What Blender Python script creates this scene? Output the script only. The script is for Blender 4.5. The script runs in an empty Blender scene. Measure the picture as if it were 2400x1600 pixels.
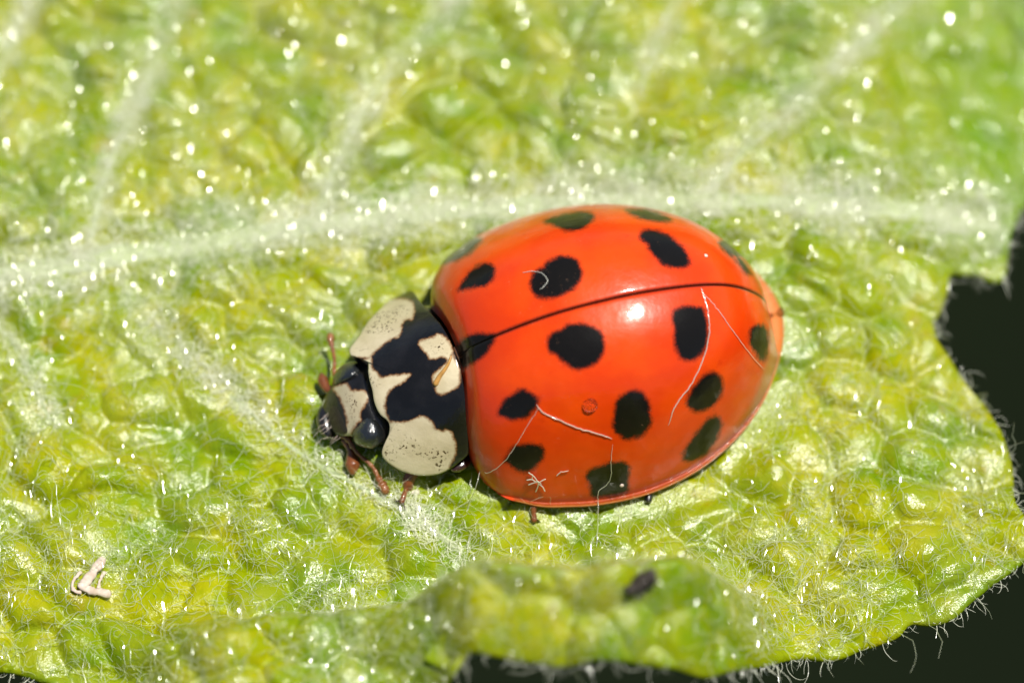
import bpy, math
import numpy as np
from mathutils import Vector
# ------------------------------------------------------------------ scale
# everything is modelled in millimetres; U turns millimetres into metres
U = 0.001
TH = math.radians(24.0)      # camera tilt away from the leaf's normal
D = 110.0                    # camera distance, mm
PXMM = 150.0                 # photograph pixels (2400 wide) per mm at that distance
rng = np.random.default_rng(7)
scene = bpy.context.scene
COL = scene.collection

# ------------------------------------------------------------------ camera
cam = bpy.data.cameras.new("camera")
camo = bpy.data.objects.new("camera", cam); COL.objects.link(camo)
cam.sensor_width = 36.0
cam.lens = 36.0 * D / 16.0
camo.location = (0, -D * math.sin(TH) * U, D * math.cos(TH) * U)
camo.rotation_euler = (TH, 0, 0)
cam.clip_start = 5 * U; cam.clip_end = 5000 * U
cam.dof.use_dof = True
cam.dof.focus_distance = (D - 2.1) * U
APERTURE = 4.2               # lens opening diameter, mm
cam.dof.aperture_fstop = cam.lens * 1e-3 / (APERTURE * U)
cam.dof.aperture_blades = 0
scene.camera = camo

# ------------------------------------------------------------------ daylight
SUN_DIR = Vector((0.270, 0.100, 0.955)).normalized()      # towards the sun
world = bpy.data.worlds.new("World"); scene.world = world
world.use_nodes = True
wn = world.node_tree.nodes; wl = world.node_tree.links
sky = wn.new("ShaderNodeTexSky"); sky.sky_type = 'NISHITA'; sky.sun_disc = False
sky.sun_elevation = math.asin(SUN_DIR.z)
sky.sun_rotation = math.atan2(SUN_DIR.x, SUN_DIR.y)
bgn = wn["Background"]; bgn.inputs[1].default_value = 0.055
wl.new(sky.outputs[0], bgn.inputs[0])
sl = bpy.data.lights.new("sun", 'SUN'); sl.energy = 4.6; sl.angle = math.radians(0.55); sl.color = (1.0, 0.96, 0.88)
so = bpy.data.objects.new("sun", sl); COL.objects.link(so)
so.rotation_euler = SUN_DIR.to_track_quat('Z', 'Y').to_euler()
so.location = (0, 0, 60 * U)
scene.render.engine = 'CYCLES'
scene.cycles.max_bounces = 6; scene.cycles.diffuse_bounces = 4; scene.cycles.glossy_bounces = 3; scene.cycles.transparent_max_bounces = 24
scene.view_settings.view_transform = 'Standard'
scene.view_settings.look = 'None'
scene.view_settings.exposure = 0.4
scene.view_settings.gamma = 1.0
scene.unit_settings.system = 'METRIC'
scene.unit_settings.length_unit = 'MILLIMETERS'

# ------------------------------------------------------------------ pixel <-> space
AX_U = np.array([0, math.cos(TH), math.sin(TH)])
AX_F = np.array([0, math.sin(TH), -math.cos(TH)])
CAMP = -AX_F * D
VIEW = -AX_F
def proj(P):
    P = np.asarray(P, float)
    d = D + P @ AX_F
    return np.stack([1200 + P[..., 0] * PXMM * D / d, 800 - (P @ AX_U) * PXMM * D / d], -1)
def ray(px):
    px = np.asarray(px, float)
    a = (px[..., 0] - 1200) / PXMM / D; b = (800 - px[..., 1]) / PXMM / D
    return AX_F + a[..., None] * np.array([1., 0, 0]) + b[..., None] * AX_U
def cast(px, F, lo=D - 9, hi=D + 9, n=40):
    """first point along each pixel's ray where F changes from above to below (bisection)"""
    r = ray(px); lo = np.full(r.shape[:-1], float(lo)); hi = np.full(r.shape[:-1], float(hi))
    for _ in range(n):
        m = (lo + hi) / 2; up = F(CAMP + r * m[..., None]) > 0
        lo = np.where(up, m, lo); hi = np.where(up, hi, m)
    return CAMP + r * ((lo + hi) / 2)[..., None]
def catmull(P, k=6, closed=True):
    P = np.asarray(P, float); n = len(P); o = []
    t = np.arange(k)[:, None] / k
    rngi = range(n) if closed else range(n - 1)
    for i in rngi:
        if closed: a, b, c, d = P[i - 1], P[i], P[(i + 1) % n], P[(i + 2) % n]
        else: a, b, c, d = P[max(i - 1, 0)], P[i], P[i + 1], P[min(i + 2, n - 1)]
        o.append(.5 * (2 * b + (c - a) * t + (2 * a - 5 * b + 4 * c - d) * t**2 + (-a + 3 * b - 3 * c + d) * t**3))
    if not closed: o.append(P[-1:])
    return np.concatenate(o)
def sdf(Q, poly):
    """signed distance to a polygon, negative inside"""
    Q = np.asarray(Q, float); best = np.full(len(Q), 1e9); ins = np.zeros(len(Q), bool)
    n = len(poly)
    for i in range(n):
        a = poly[i]; b = poly[(i + 1) % n]; ab = b - a
        t = np.clip(((Q - a) @ ab) / (ab @ ab + 1e-12), 0, 1)
        v = Q - a - t[:, None] * ab
        best = np.minimum(best, (v**2).sum(1))
        c = (a[1] > Q[:, 1]) != (b[1] > Q[:, 1])
        if abs(b[1] - a[1]) > 1e-12:
            ins ^= c & (Q[:, 0] < (b[0] - a[0]) * (Q[:, 1] - a[1]) / (b[1] - a[1]) + a[0])
    s = np.sqrt(best); return np.where(ins, -s, s)

# ------------------------------------------------------------------ noise in numpy
_T = np.random.default_rng(3).random((256, 256))
_JX = np.random.default_rng(4).random((256, 256)); _JY = np.random.default_rng(5).random((256, 256)); _H = np.random.default_rng(6).random((256, 256))
def vnoise(x, y):
    xi = np.floor(x).astype(int); yi = np.floor(y).astype(int); fx = x - xi; fy = y - yi
    fx = fx * fx * (3 - 2 * fx); fy = fy * fy * (3 - 2 * fy)
    g = lambda i, j: _T[(xi + i) & 255, (yi + j) & 255]
    return (g(0, 0) * (1 - fx) + g(1, 0) * fx) * (1 - fy) + (g(0, 1) * (1 - fx) + g(1, 1) * fx) * fy
def fbm(x, y, o=4):
    s = 0; a = .5
    for k in range(o):
        s = s + a * (vnoise(x * 2**k + 17.3 * k, y * 2**k + 9.1 * k) - .5); a *= .5
    return s * 2
def voronoi(x, y):
    xi = np.floor(x).astype(int); yi = np.floor(y).astype(int)
    f1 = np.full(x.shape, 9.); f2 = np.full(x.shape, 9.); h = np.zeros(x.shape)
    for i in (-1, 0, 1):
        for j in (-1, 0, 1):
            cx = (xi + i) & 255; cy = (yi + j) & 255
            d = np.hypot(xi + i + _JX[cx, cy] - x, yi + j + _JY[cx, cy] - y)
            near = d < f1
            f2 = np.where(near, f1, np.minimum(f2, d)); h = np.where(near, _H[cx, cy], h); f1 = np.where(near, d, f1)
    return f1, f2, h
def sstep(a, b, x):
    t = np.clip((x - a) / (b - a), 0, 1); return t * t * (3 - 2 * t)

# ------------------------------------------------------------------ scene helpers
def empty(name, loc, label=None, cat=None, group=None):
    o = bpy.data.objects.new(name, None); COL.objects.link(o)
    o.empty_display_size = .5; o.location = loc; o['_org'] = [float(v) for v in loc]
    if label: o['label'] = label; o['category'] = cat
    if group: o['group'] = group
    return o
def org_of(p):
    return np.array(p['_org']) if p is not None else np.zeros(3)
def mesh(name, V, F, material, parent=None, attrs=None, smooth=True, label=None, cat=None, group=None, base=None):
    """V in mm in the world; a part is stored relative to its thing's origin"""
    V = np.asarray(V, float)
    org = org_of(parent) if parent is not None else (np.asarray(base, float) if base is not None else np.zeros(3))
    me = bpy.data.meshes.new(name)
    me.from_pydata((V - org).tolist(), [], F if isinstance(F, list) else F.tolist())
    me.update()
    for k, a in (attrs or {}).items():
        at = me.attributes.new(k, 'FLOAT', 'POINT'); at.data.foreach_set('value', np.asarray(a, np.float32))
    if smooth: me.polygons.foreach_set('use_smooth', np.ones(len(me.polygons), bool))
    me.materials.append(material)
    o = bpy.data.objects.new(name, me); COL.objects.link(o)
    o['_org'] = [float(v) for v in org]
    if parent is not None: o.parent = parent
    else: o.location = org
    if label: o['label'] = label; o['category'] = cat
    if group: o['group'] = group
    return o
def gridfaces(n, m, wrap=False):
    i, j = np.meshgrid(np.arange(n - 1), np.arange(m if wrap else m - 1), indexing='ij')
    i = i.ravel(); j = j.ravel(); k = (j + 1) % m
    return np.stack([i * m + j, (i + 1) * m + j, (i + 1) * m + k, i * m + k], -1)
def tube(P, R, seg=10, flat=1.0):
    P = np.asarray(P, float); n = len(P); R = np.broadcast_to(np.asarray(R, float), (n,))
    T = np.gradient(P, axis=0); T /= np.linalg.norm(T, axis=1)[:, None] + 1e-12
    up = np.array([0, 0, 1.]); 
    if abs(T[0] @ up) > .9: up = np.array([0, 1., 0])
    rings = []
    a = np.linspace(0, 2 * np.pi, seg, endpoint=False)
    for i in range(n):
        s = np.cross(T[i], up); s /= np.linalg.norm(s) + 1e-12; b = np.cross(s, T[i]); up = b
        rings.append(P[i] + R[i] * (np.cos(a)[:, None] * s + flat * np.sin(a)[:, None] * b))
    # rounded ends
    e0 = [P[0] - T[0] * R[0] * .75 + (rings[0] - P[0]) * .6]; e1 = [P[-1] + T[-1] * R[-1] * .75 + (rings[-1] - P[-1]) * .6]
    rings = e0 + rings + e1
    V = np.concatenate(rings); N = len(rings)
    F = gridfaces(N, seg, True).tolist()
    F.append(list(range(seg))); F.append([(N - 1) * seg + k for k in range(seg)][::-1])
    return V, F
def join(parts):
    Vs = []; Fs = []; o = 0
    for V, F in parts:
        V = np.asarray(V); Vs.append(V); Fs += [[i + o for i in f] for f in (F if isinstance(F, list) else F.tolist())]; o += len(V)
    return np.concatenate(Vs), Fs

# ------------------------------------------------------------------ node helper
class NT:
    def __init__(s, name):
        s.m = bpy.data.materials.new(name); s.m.use_nodes = True; s.t = s.m.node_tree; s.n = s.t.nodes
        s.b = s.n["Principled BSDF"]; s.out = s.n["Material Output"]
    def link(s, a, b): s.t.links.new(a, b)
    def new(s, t, **k):
        nd = s.n.new(t)
        for a, v in k.items(): setattr(nd, a, v)
        return nd
    def put(s, sock, v):
        if isinstance(v, bpy.types.NodeSocket): s.link(v, sock)
        else: sock.default_value = v
    def attr(s, name): return s.new("ShaderNodeAttribute", attribute_name=name).outputs['Fac']
    def coord(s): return s.new("ShaderNodeTexCoord").outputs['Object']
    def noise(s, scale, detail=4, rough=.55, vec=None, w=None):
        nd = s.new("ShaderNodeTexNoise"); nd.inputs['Scale'].default_value = scale; nd.inputs['Detail'].default_value = detail; nd.inputs['Roughness'].default_value = rough
        s.link(vec or s.coord(), nd.inputs['Vector']); return nd.outputs[0]
    def voro(s, scale, out='Distance', feature='F1'):
        nd = s.new("ShaderNodeTexVoronoi", feature=feature); nd.inputs['Scale'].default_value = scale; s.link(s.coord(), nd.inputs['Vector']); return nd.outputs[out]
    def math(s, op, a, b=0.0, c=0.0):
        nd = s.new("ShaderNodeMath", operation=op); s.put(nd.inputs[0], a); s.put(nd.inputs[1], b); s.put(nd.inputs[2], c); return nd.outputs[0]
    def ss(s, x, a, b, lo=0.0, hi=1.0):
        nd = s.new("ShaderNodeMapRange", interpolation_type='SMOOTHSTEP'); s.put(nd.inputs['Value'], x)
        for k, v in zip(('From Min', 'From Max', 'To Min', 'To Max'), (a, b, lo, hi)): nd.inputs[k].default_value = v
        return nd.outputs[0]
    def mix(s, f, a, b):
        nd = s.new("ShaderNodeMix", data_type='RGBA'); s.put(nd.inputs[0], f)
        for q, v in ((nd.inputs[6], a), (nd.inputs[7], b)):
            if isinstance(v, tuple): q.default_value = v + (1,) if len(v) == 3 else v
            else: s.link(v, q)
        return nd.outputs[2]
    def bump(s, h, strength, dist):
        nd = s.new("ShaderNodeBump"); nd.inputs['Strength'].default_value = strength; nd.inputs['Distance'].default_value = dist * U
        s.link(h, nd.inputs['Height']); return nd.outputs[0]
    def set(s, **k):
        for a, v in k.items():
            q = s.b.inputs[a.replace('_', ' ')]
            if isinstance(v, tuple): v = v + (1,) if len(v) == 3 else v
            s.put(q, v)
        return s

# ================================================================== materials
def m_leaf():
    t = NT("leaf_blade")
    n1 = t.noise(.55, 4); n2 = t.noise(2.3, 5); n3 = None
    c = t.mix(t.ss(n1, .38, .62), (.132, .215, .0005), (.300, .303, .0003))
    sx = t.new("ShaderNodeSeparateXYZ"); t.link(t.coord(), sx.inputs[0])
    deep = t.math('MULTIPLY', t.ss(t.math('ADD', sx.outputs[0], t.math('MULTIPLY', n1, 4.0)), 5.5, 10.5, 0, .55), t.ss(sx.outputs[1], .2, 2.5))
    c = t.mix(t.ss(n2, .42, .66), c, (.212, .264, .0005))
    c = t.mix(t.ss(t.noise(1.3, 3), .62, .74, 0, .5), c, (.29, .205, .001))
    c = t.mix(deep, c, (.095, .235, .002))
    f = t.math('ADD', t.noise(9, 3, .7), t.math('MULTIPLY', t.noise(34, 2), .35))
    t.set(Base_Color=c, Roughness=t.ss(t.noise(1.1, 2), .40, .62, .18, .30), Specular_IOR_Level=t.ss(t.noise(.8, 2), .36, .60, .20, .8), Normal=t.bump(f, .48, .05))
    
    t.b.inputs['Subsurface Radius'].default_value = (.7 * U, .8 * U, .15 * U); t.b.inputs['Subsurface Scale'].default_value = 1.0
    return t.m
def m_vein():
    t = NT("leaf_vein")
    t.set(Base_Color=t.mix(t.noise(2.5, 4), (.27, .34, .12), (.40, .45, .26)), Roughness=.55, Normal=t.bump(t.noise(12, 4), .4, .05)); return t.m
def m_hair(name="leaf_hair", clear=.48, gloss=.32, col=(.84, .88, .58)):
    t = NT(name); t.set(Base_Color=col, Roughness=.2, Specular_IOR_Level=1.0)
    gl = t.new("ShaderNodeBsdfGlossy"); gl.inputs['Color'].default_value = (.9, .93, .88, 1); gl.inputs['Roughness'].default_value = .16
    m0 = t.new("ShaderNodeMixShader"); m0.inputs[0].default_value = gloss; tl = t.new("ShaderNodeBsdfTranslucent"); tl.inputs['Color'].default_value = tuple(min(1, v * 1.06) for v in col) + (1,)
    m1 = t.new("ShaderNodeMixShader"); m1.inputs[0].default_value = .25; t.link(t.b.outputs[0], m1.inputs[1]); t.link(tl.outputs[0], m1.inputs[2])
    t.link(m1.outputs[0], m0.inputs[1]); t.link(gl.outputs[0], m0.inputs[2])
    tr = t.new("ShaderNodeBsdfTransparent"); tr.inputs[0].default_value = (.98, 1, .94, 1)
    mx = t.new("ShaderNodeMixShader"); mx.inputs[0].default_value = clear; t.link(m0.outputs[0], mx.inputs[1]); t.link(tr.outputs[0], mx.inputs[2]); t.link((mx if clear > 0 else m0).outputs[0], t.out.inputs[0])
    return t.m
def m_elytra():
    t = NT("elytra")
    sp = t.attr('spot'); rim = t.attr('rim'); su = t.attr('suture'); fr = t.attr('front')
    wob = t.math('MULTIPLY', t.math('SUBTRACT', t.noise(7, 4), .5), .10)
    fine = t.math('MULTIPLY', t.math('SUBTRACT', t.noise(48, 3), .5), .10)
    d = t.math('ADD', t.math('ADD', sp, wob), fine)
    c = t.mix(t.ss(t.noise(.9, 3), .35, .65), (.72, .058, .0008), (.64, .038, .0006))
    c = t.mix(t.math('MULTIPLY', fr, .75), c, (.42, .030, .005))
    c = t.mix(t.ss(t.noise(3.2, 5), .63, .72, 0, .35), c, (.50, .02, .001))
    # tiny pores
    c = t.mix(t.ss(t.voro(13), .0, .10, .5, 0), c, (.35, .015, .001))
    # clear amber margin
    c = t.mix(t.ss(rim, -.04, .10, .85, 0), c, t.mix(t.attr('tail'), (.24, .050, .010), (.50, .20, .05)))
    c = t.mix(t.ss(t.math('ADD', t.attr('edge'), t.math('MULTIPLY', t.noise(30, 2), .05)), .03, .06, .7, 0), c, (.42, .17, .025))
    c = t.mix(t.ss(t.math('ADD', su, t.math('MULTIPLY', fine, .35)), .008, .060, .88, 0), c, (.045, .007, .003))
    spm = t.ss(d, -.055, .05, 1, 0)
    c = t.mix(spm, c, (.0065, .0055, .0045))
    dust = t.math('MULTIPLY', t.ss(t.noise(13, 6, .75), .60, .76, 0, .45), t.ss(t.noise(1.4, 2), .46, .62))
    c = t.mix(dust, c, (.55, .30, .18))
    t.set(Base_Color=c, Roughness=t.ss(t.noise(2.2, 5), .35, .7, .28, .42), Specular_IOR_Level=t.math('SUBTRACT', .22, t.math('MULTIPLY', spm, .17)), Coat_Weight=.7,
          Coat_Roughness=t.ss(t.noise(4, 5), .45, .75, .09, .13), Coat_IOR=1.38, Subsurface_Weight=0)
    t.b.inputs['Subsurface Radius'].default_value = (.45 * U, .10 * U, .02 * U); t.b.inputs['Subsurface Scale'].default_value = 1.0
    bp = t.bump(t.math('ADD', t.math('MULTIPLY', t.noise(3.0, 3), .8), t.math('MULTIPLY', t.noise(26, 3), .06)), .22, .06)
    t.link(bp, t.b.inputs['Normal']); t.link(bp, t.b.inputs['Coat Normal'])
    tr = t.new("ShaderNodeBsdfTransparent"); tr.inputs[0].default_value = (.95, .8, .5, 1)
    mx = t.new("ShaderNodeMixShader"); t.put(mx.inputs[0], t.ss(t.attr('edge'), .0, .10, .22, 0)); t.link(t.b.outputs[0], mx.inputs[1]); t.link(tr.outputs[0], mx.inputs[2])
    t.link(mx.outputs[0], t.out.inputs[0])
    return t.m
def m_pronotum(name="pronotum", speck=1.0, white=(.60, .52, .35)):
    t = NT(name)
    w = t.attr('white'); edge = t.math('ADD', w, t.math('MULTIPLY', t.math('SUBTRACT', t.noise(16, 4), .5), .07))
    c = t.mix(t.ss(t.noise(1.6, 4), .35, .7), white, tuple(x * y for x, y in zip(white, (.80, .78, .72))))
    sm = t.math('MULTIPLY', t.ss(t.noise(26, 2, .4), .575, .62), t.math('MULTIPLY', t.ss(t.noise(1.9, 2), .44, .56, 0, speck), t.ss(w, -.17, -.07, 1, .15)))
    c = t.mix(sm, c, (.06, .035, .012))
    blk = t.mix(t.ss(t.noise(2.2, 4), .4, .7), (.0045, .004, .0035), (.010, .009, .009))
    c = t.mix(t.ss(edge, -.05, .01), c, (.16, .065, .015))
    c = t.mix(t.ss(edge, -.012, .022), c, blk)
    t.set(Base_Color=c, Roughness=.36, Specular_IOR_Level=.15, Coat_Weight=1.0, Coat_Roughness=.06)
    bp = t.bump(t.math('ADD', t.noise(5, 3), t.math('MULTIPLY', t.noise(45, 2), .18)), .25, .05)
    t.link(bp, t.b.inputs['Normal']); t.link(bp, t.b.inputs['Coat Normal'])
    return t.m
def m_plain(name, col, rough=.35, coat=.5, bs=20, bstr=.2, col2=None, trans=0):
    t = NT(name)
    t.set(Base_Color=t.mix(t.ss(t.noise(6, 4), .35, .7), col, col2 or tuple(x * .7 for x in col)), Roughness=rough, Coat_Weight=coat, Coat_Roughness=.08, Normal=t.bump(t.noise(bs, 3), bstr, .03))
    if trans: t.b.inputs['Transmission Weight'].default_value = trans
    return t.m
def m_eye():
    t = NT("compound_eye")
    v = t.voro(34)
    t.set(Base_Color=t.mix(t.ss(t.noise(3, 2), .4, .6), (.006, .007, .008), (.013, .015, .017)), Roughness=.22, Coat_Weight=1.0, Coat_Roughness=.10)
    bp = t.bump(t.math('SUBTRACT', 1.0, v), .3, .03); t.link(bp, t.b.inputs['Normal']); t.link(bp, t.b.inputs['Coat Normal'])
    return t.m
def m_ground():
    t = NT("ground"); n = t.noise(.03, 4)
    t.set(Base_Color=t.mix(t.ss(n, .3, .7), (.0030, .0056, .0016), (.0046, .0080, .0022)), Roughness=.95, Specular_IOR_Level=.1); return t.m  # deep shade of the background foliage is put into this near-black green
def m_glass(name, col=(1, 1, 1), ior=1.33):
    t = NT(name); t.set(Base_Color=col, Roughness=.02, Transmission_Weight=1.0, IOR=ior); return t.m
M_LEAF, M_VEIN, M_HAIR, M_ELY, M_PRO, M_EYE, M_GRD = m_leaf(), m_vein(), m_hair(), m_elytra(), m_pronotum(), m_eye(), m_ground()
M_FELT = m_hair('vein_felt', .22, .10, (.90, .91, .74))
M_HEAD = m_pronotum("head_shell", 1.0, (.48, .42, .29))
M_BLACK = m_plain("black_shell", (.010, .008, .007), .3, .9)
M_BROWN = m_plain("amber_leg", (.20, .062, .016), .3, .6, col2=(.11, .028, .008))
M_ANT = m_plain("amber_antenna", (.25, .090, .022), .3, .6, bs=40, bstr=.5, col2=(.15, .045, .012))
M_LUMP = m_plain("dark_brown_shell", (.035, .010, .008), .25, 1.0)
M_PALE = m_plain("pale_husk", (.62, .52, .44), .6, .1, 14, .5, (.50, .38, .30))
M_CRUMB = m_plain("dark_crumb", (.035, .026, .018), .7, .1, 8, .8)
M_PAD = m_plain("pale_pad", (.65, .60, .45), .4, .3)
M_SILK = m_hair("silk", .35, .30, (.90, .86, .76))

# ================================================================== setting
gx = np.linspace(-420, 420, 61); X, Y = np.meshgrid(gx, gx, indexing='ij')
Z = -95 + 14 * fbm(X / 40, Y / 40)
g = mesh('ground', np.stack([X, Y, Z], -1).reshape(-1, 3), gridfaces(61, 61), M_GRD)
g['kind'] = 'structure'

# ================================================================== ladybird frame (fitted to the photograph's outline)
PAR = [0.2447, 0.0973, 0.0388, 1.6546, -0.4225, 5.2485, 2.6255, 1.3975, 1.7691, 2.1639, 2.3629, 2.4375, 2.2818, 1.9199, 1.4, 0.8036, 1.4894, 1.8776, 2.2936, 2.5004, 2.4064, 2.0295, 1.3332]
RB = np.array([[0.969483, -0.237443, 0.06102], [0.242066, 0.966537, -0.084912], [-0.038816, 0.097092, 0.994518]])
OB = np.array([PAR[3], PAR[4] + .067, .55]); LB = PAR[5]; PW = PAR[6]
toW = lambda b: np.asarray(b) @ RB.T + OB
toB = lambda w: (np.asarray(w) - OB) @ RB
NB = RB[:, 2]
ws = np.array([0,.015,.04,.12,.25,.42,.6,.75,.87,.95,1.0]); wv = np.concatenate([[1.32, 1.64], [1.86], PAR[9:16], [0]])
hs = np.array([0,.1,.25,.45,.65,.82,.93,1.0]); hv = np.append(PAR[16:23], 0)
def herm(xs, ys, x):
    t = 1 - np.sqrt(1 - np.clip(x, 0, 1)); ts = 1 - np.sqrt(1 - xs); m = np.gradient(ys, ts)
    i = np.clip(np.searchsorted(ts, t) - 1, 0, len(ts) - 2); h = ts[i + 1] - ts[i]; q = (t - ts[i]) / h
    return (2*q**3-3*q**2+1)*ys[i] + (q**3-2*q**2+q)*h*m[i] + (-2*q**3+3*q**2)*ys[i+1] + (q**3-q**2)*h*m[i+1]
rim_s = 1 - (1 - np.linspace(0, 1, 160))**2
rimpoly = np.concatenate([np.stack([rim_s * LB - LB / 2, herm(ws, wv, rim_s)], -1), np.stack([rim_s * LB - LB / 2, -herm(ws, wv, rim_s)], -1)[::-1]])
# ================================================================== leaf shape
LEAF_EDGE = np.array([(-900,-1100),(2450,-1100),(2520,-500),(2440,-60),(2404,2),(2440,80),(2470,220),(2440,360),(2405,455),(2369,524),(2357,582),(2345,645),(2321,650),(2292,634),(2254,633),(2225,632),(2213,673),(2197,730),(2182,754),
 (2187,792),(2225,845),(2264,907),(2307,964),(2345,1022),(2362,1079),(2366,1130),(2375,1178),(2403,1229),(2408,1262),(2400,1297),(2365,1335),(2314,1369),(2277,1399),(2229,1440),(2178,1454),
 (2131,1452),(2103,1481),(2059,1498),(2008,1518),(1947,1539),(1872,1531),(1804,1544),(1702,1562),(1650,1574),(1597,1558),(1512,1548),(1410,1531),(1325,1551),(1274,1541),(1206,1534),(1155,1525),(1118,1514),
 (1090,1524),(1063,1565),(1043,1600),(1010,1680),(900,1760),(700,1740),(400,1690),(170,1612),(80,1580),(0,1562),(-120,1570),(-300,1620),(-900,1640)], float)
MIDRIB = [(-500,740),(-200,690),(0,655),(230,618),(480,580),(740,540),(1000,512),(1300,490),(1600,483),(1900,492),(2150,512),(2330,545)]
SIDE_VEINS = [  # (path in photograph pixels, half width mm)
 ([(470,-160),(425,0),(385,110),(300,300),(245,430),(215,570)], .13),
 ([(1120,-120),(1045,40),(930,170),(840,290),(780,420),(740,530)], .13),
 ([(120,-160),(60,40),(5,160),(-70,330)], .11),
 ([(1760,-200),(1640,-60),(1560,60),(1500,220)], .07),
 ([(2280,-150),(2080,50),(1880,240),(1740,370),(1650,470)], .12),
 ([(250,620),(320,730),(430,840),(560,950),(690,1060),(830,1140),(960,1210),(1080,1300)], .13),
 ([(-120,700),(20,800),(120,1000)], .06)]
def leaf_macro(x, y):
    px = 1200 + x * PXMM
    z = .012 * (-y - 2.2).clip(0, 9)**2
    z = z - 1.1 * sstep(4.5, 9.5, x) * sstep(-4.2, .5, y) - .11 * (y - 1.5).clip(0, 12) - .9 * sstep(5, 9, x) * sstep(2, 5, y)
    # curled-up lower margin
    A = 3.3 * sstep(860, 1130, px) * (1 - sstep(1560, 1860, px)) + 1.5 * sstep(250, 600, px) * (1 - sstep(880, 1080, px))
    yc = -4.72 - .10 * np.sin(x * 1.1 + 1) - .35 * (1 - sstep(900, 1150, px)) - .0 * x
    S = 1 / (1 + np.exp(-(yc - y) / .13))
    z = z + A * S - A * .22 * (yc - .5 - y).clip(0, 5)
    z = z + .05 * np.exp(-((x - 2.2)**2 / 5 + (y + 2.6)**2 / 1.1))
    z = z + .12 * np.exp(-((x + 1.9)**2 + (y + 1.9)**2) / 1.7)
    z = z + .10 * fbm(x * .45 + 5, y * .45 + 2, 3)
    return z
def vein_field(x, y, paths, rel=False):
    """distance in mm to the nearest vein (paths in leaf xy)"""
    d = np.full(x.shape, 9.)
    for P, r_ in paths:
        r_ = r_ if rel else 1.0
        for a, b in zip(P[:-1], P[1:]):
            ab = b - a; t = np.clip(((x - a[0]) * ab[0] + (y - a[1]) * ab[1]) / (ab @ ab), 0, 1)
            d = np.minimum(d, np.hypot(x - a[0] - t * ab[0], y - a[1] - t * ab[1]) / r_)
    return d
FM = lambda P: P[..., 2] - leaf_macro(P[..., 0], P[..., 1])
mid_xyz = cast(catmull(MIDRIB, 5, False), FM)
side_xyz = [cast(catmull(p, 5, False), FM) for p, _ in SIDE_VEINS]
VEINS2D = [(mid_xyz[:, :2], .34)] + [(s[:, :2], r) for s, (_, r) in zip(side_xyz, SIDE_VEINS)]
# height map of the whole blade, used by everything that rests on it
HX0, HX1, HY0, HY1, HS = -14.0, 10.0, -7.9, 14.5, .05
hx = np.arange(HX0, HX1 + 1e-6, HS); hy = np.arange(HY0, HY1 + 1e-6, HS)
GX, GY = np.meshgrid(hx, hy, indexing='ij')
DV = vein_field(GX, GY, VEINS2D); DR = vein_field(GX, GY, VEINS2D, True)
wx = GX + .45 * fbm(GX * .8, GY * .8, 2); wy = GY + .45 * fbm(GX * .8 + 31, GY * .8 + 7, 2)
f1, f2, hh = voronoi(wx / .88 + 40 + .25 * wy, wy / .70 + 40)
dome = .65 * (1 - 1.5 * f1**2).clip(0) + .35 * (1 - np.exp(-4 * (f2 - f1)))
g1, g2, gh = voronoi(wx / .27 + 90, wy / .27 + 90)
GROOVE = f2 - f1
dome2 = sstep(0, .5, g2 - g1)
damp = sstep(.05, .55, DV)
GZ = leaf_macro(GX, GY) + damp * (.36 * dome * (.45 + .85 * hh) + .016 * dome2 + .12 * fbm(GX * 1.2, GY * 1.2, 3)) + .16 * np.exp(-(DV / .45)**2)
# the ladybird keeps clear of the bumps under its rim
_pl = OB[2] - (RB[0, 2] * (GX - OB[0]) + RB[1, 2] * (GY - OB[1])) / RB[2, 2] - .17
_b = toB(np.stack([GX, GY, _pl], -1)); _near = (np.abs(_b[..., 0]) < 3.8) & (np.abs(_b[..., 1]) < 3.4)
_w = np.zeros(GX.shape); _w[_near] = 1 - sstep(.15, .9, sdf(_b[_near][:, :2], rimpoly))
GZ = GZ * (1 - _w) + np.minimum(GZ, _pl) * _w
def leaf_z(x, y):
    u = np.clip((x - HX0) / HS, 0, len(hx) - 1.001); v = np.clip((y - HY0) / HS, 0, len(hy) - 1.001)
    i = u.astype(int); j = v.astype(int); a = u - i; b = v - j
    return (GZ[i, j] * (1 - a) + GZ[i + 1, j] * a) * (1 - b) + (GZ[i, j + 1] * (1 - a) + GZ[i + 1, j + 1] * a) * b
FL = lambda P: P[..., 2] - leaf_z(P[..., 0], P[..., 1])
EDGE = catmull(LEAF_EDGE, 4)
EDGE = EDGE + 5.0 * np.stack([fbm(np.arange(len(EDGE)) * .31, np.zeros(len(EDGE)), 3), fbm(np.arange(len(EDGE)) * .31, np.zeros(len(EDGE)) + 9, 3)], -1)
leaf = empty('leaf', (0, 0, 0), 'bright yellow-green downy leaf with ragged bitten edge under the ladybird', 'leaf')
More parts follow.
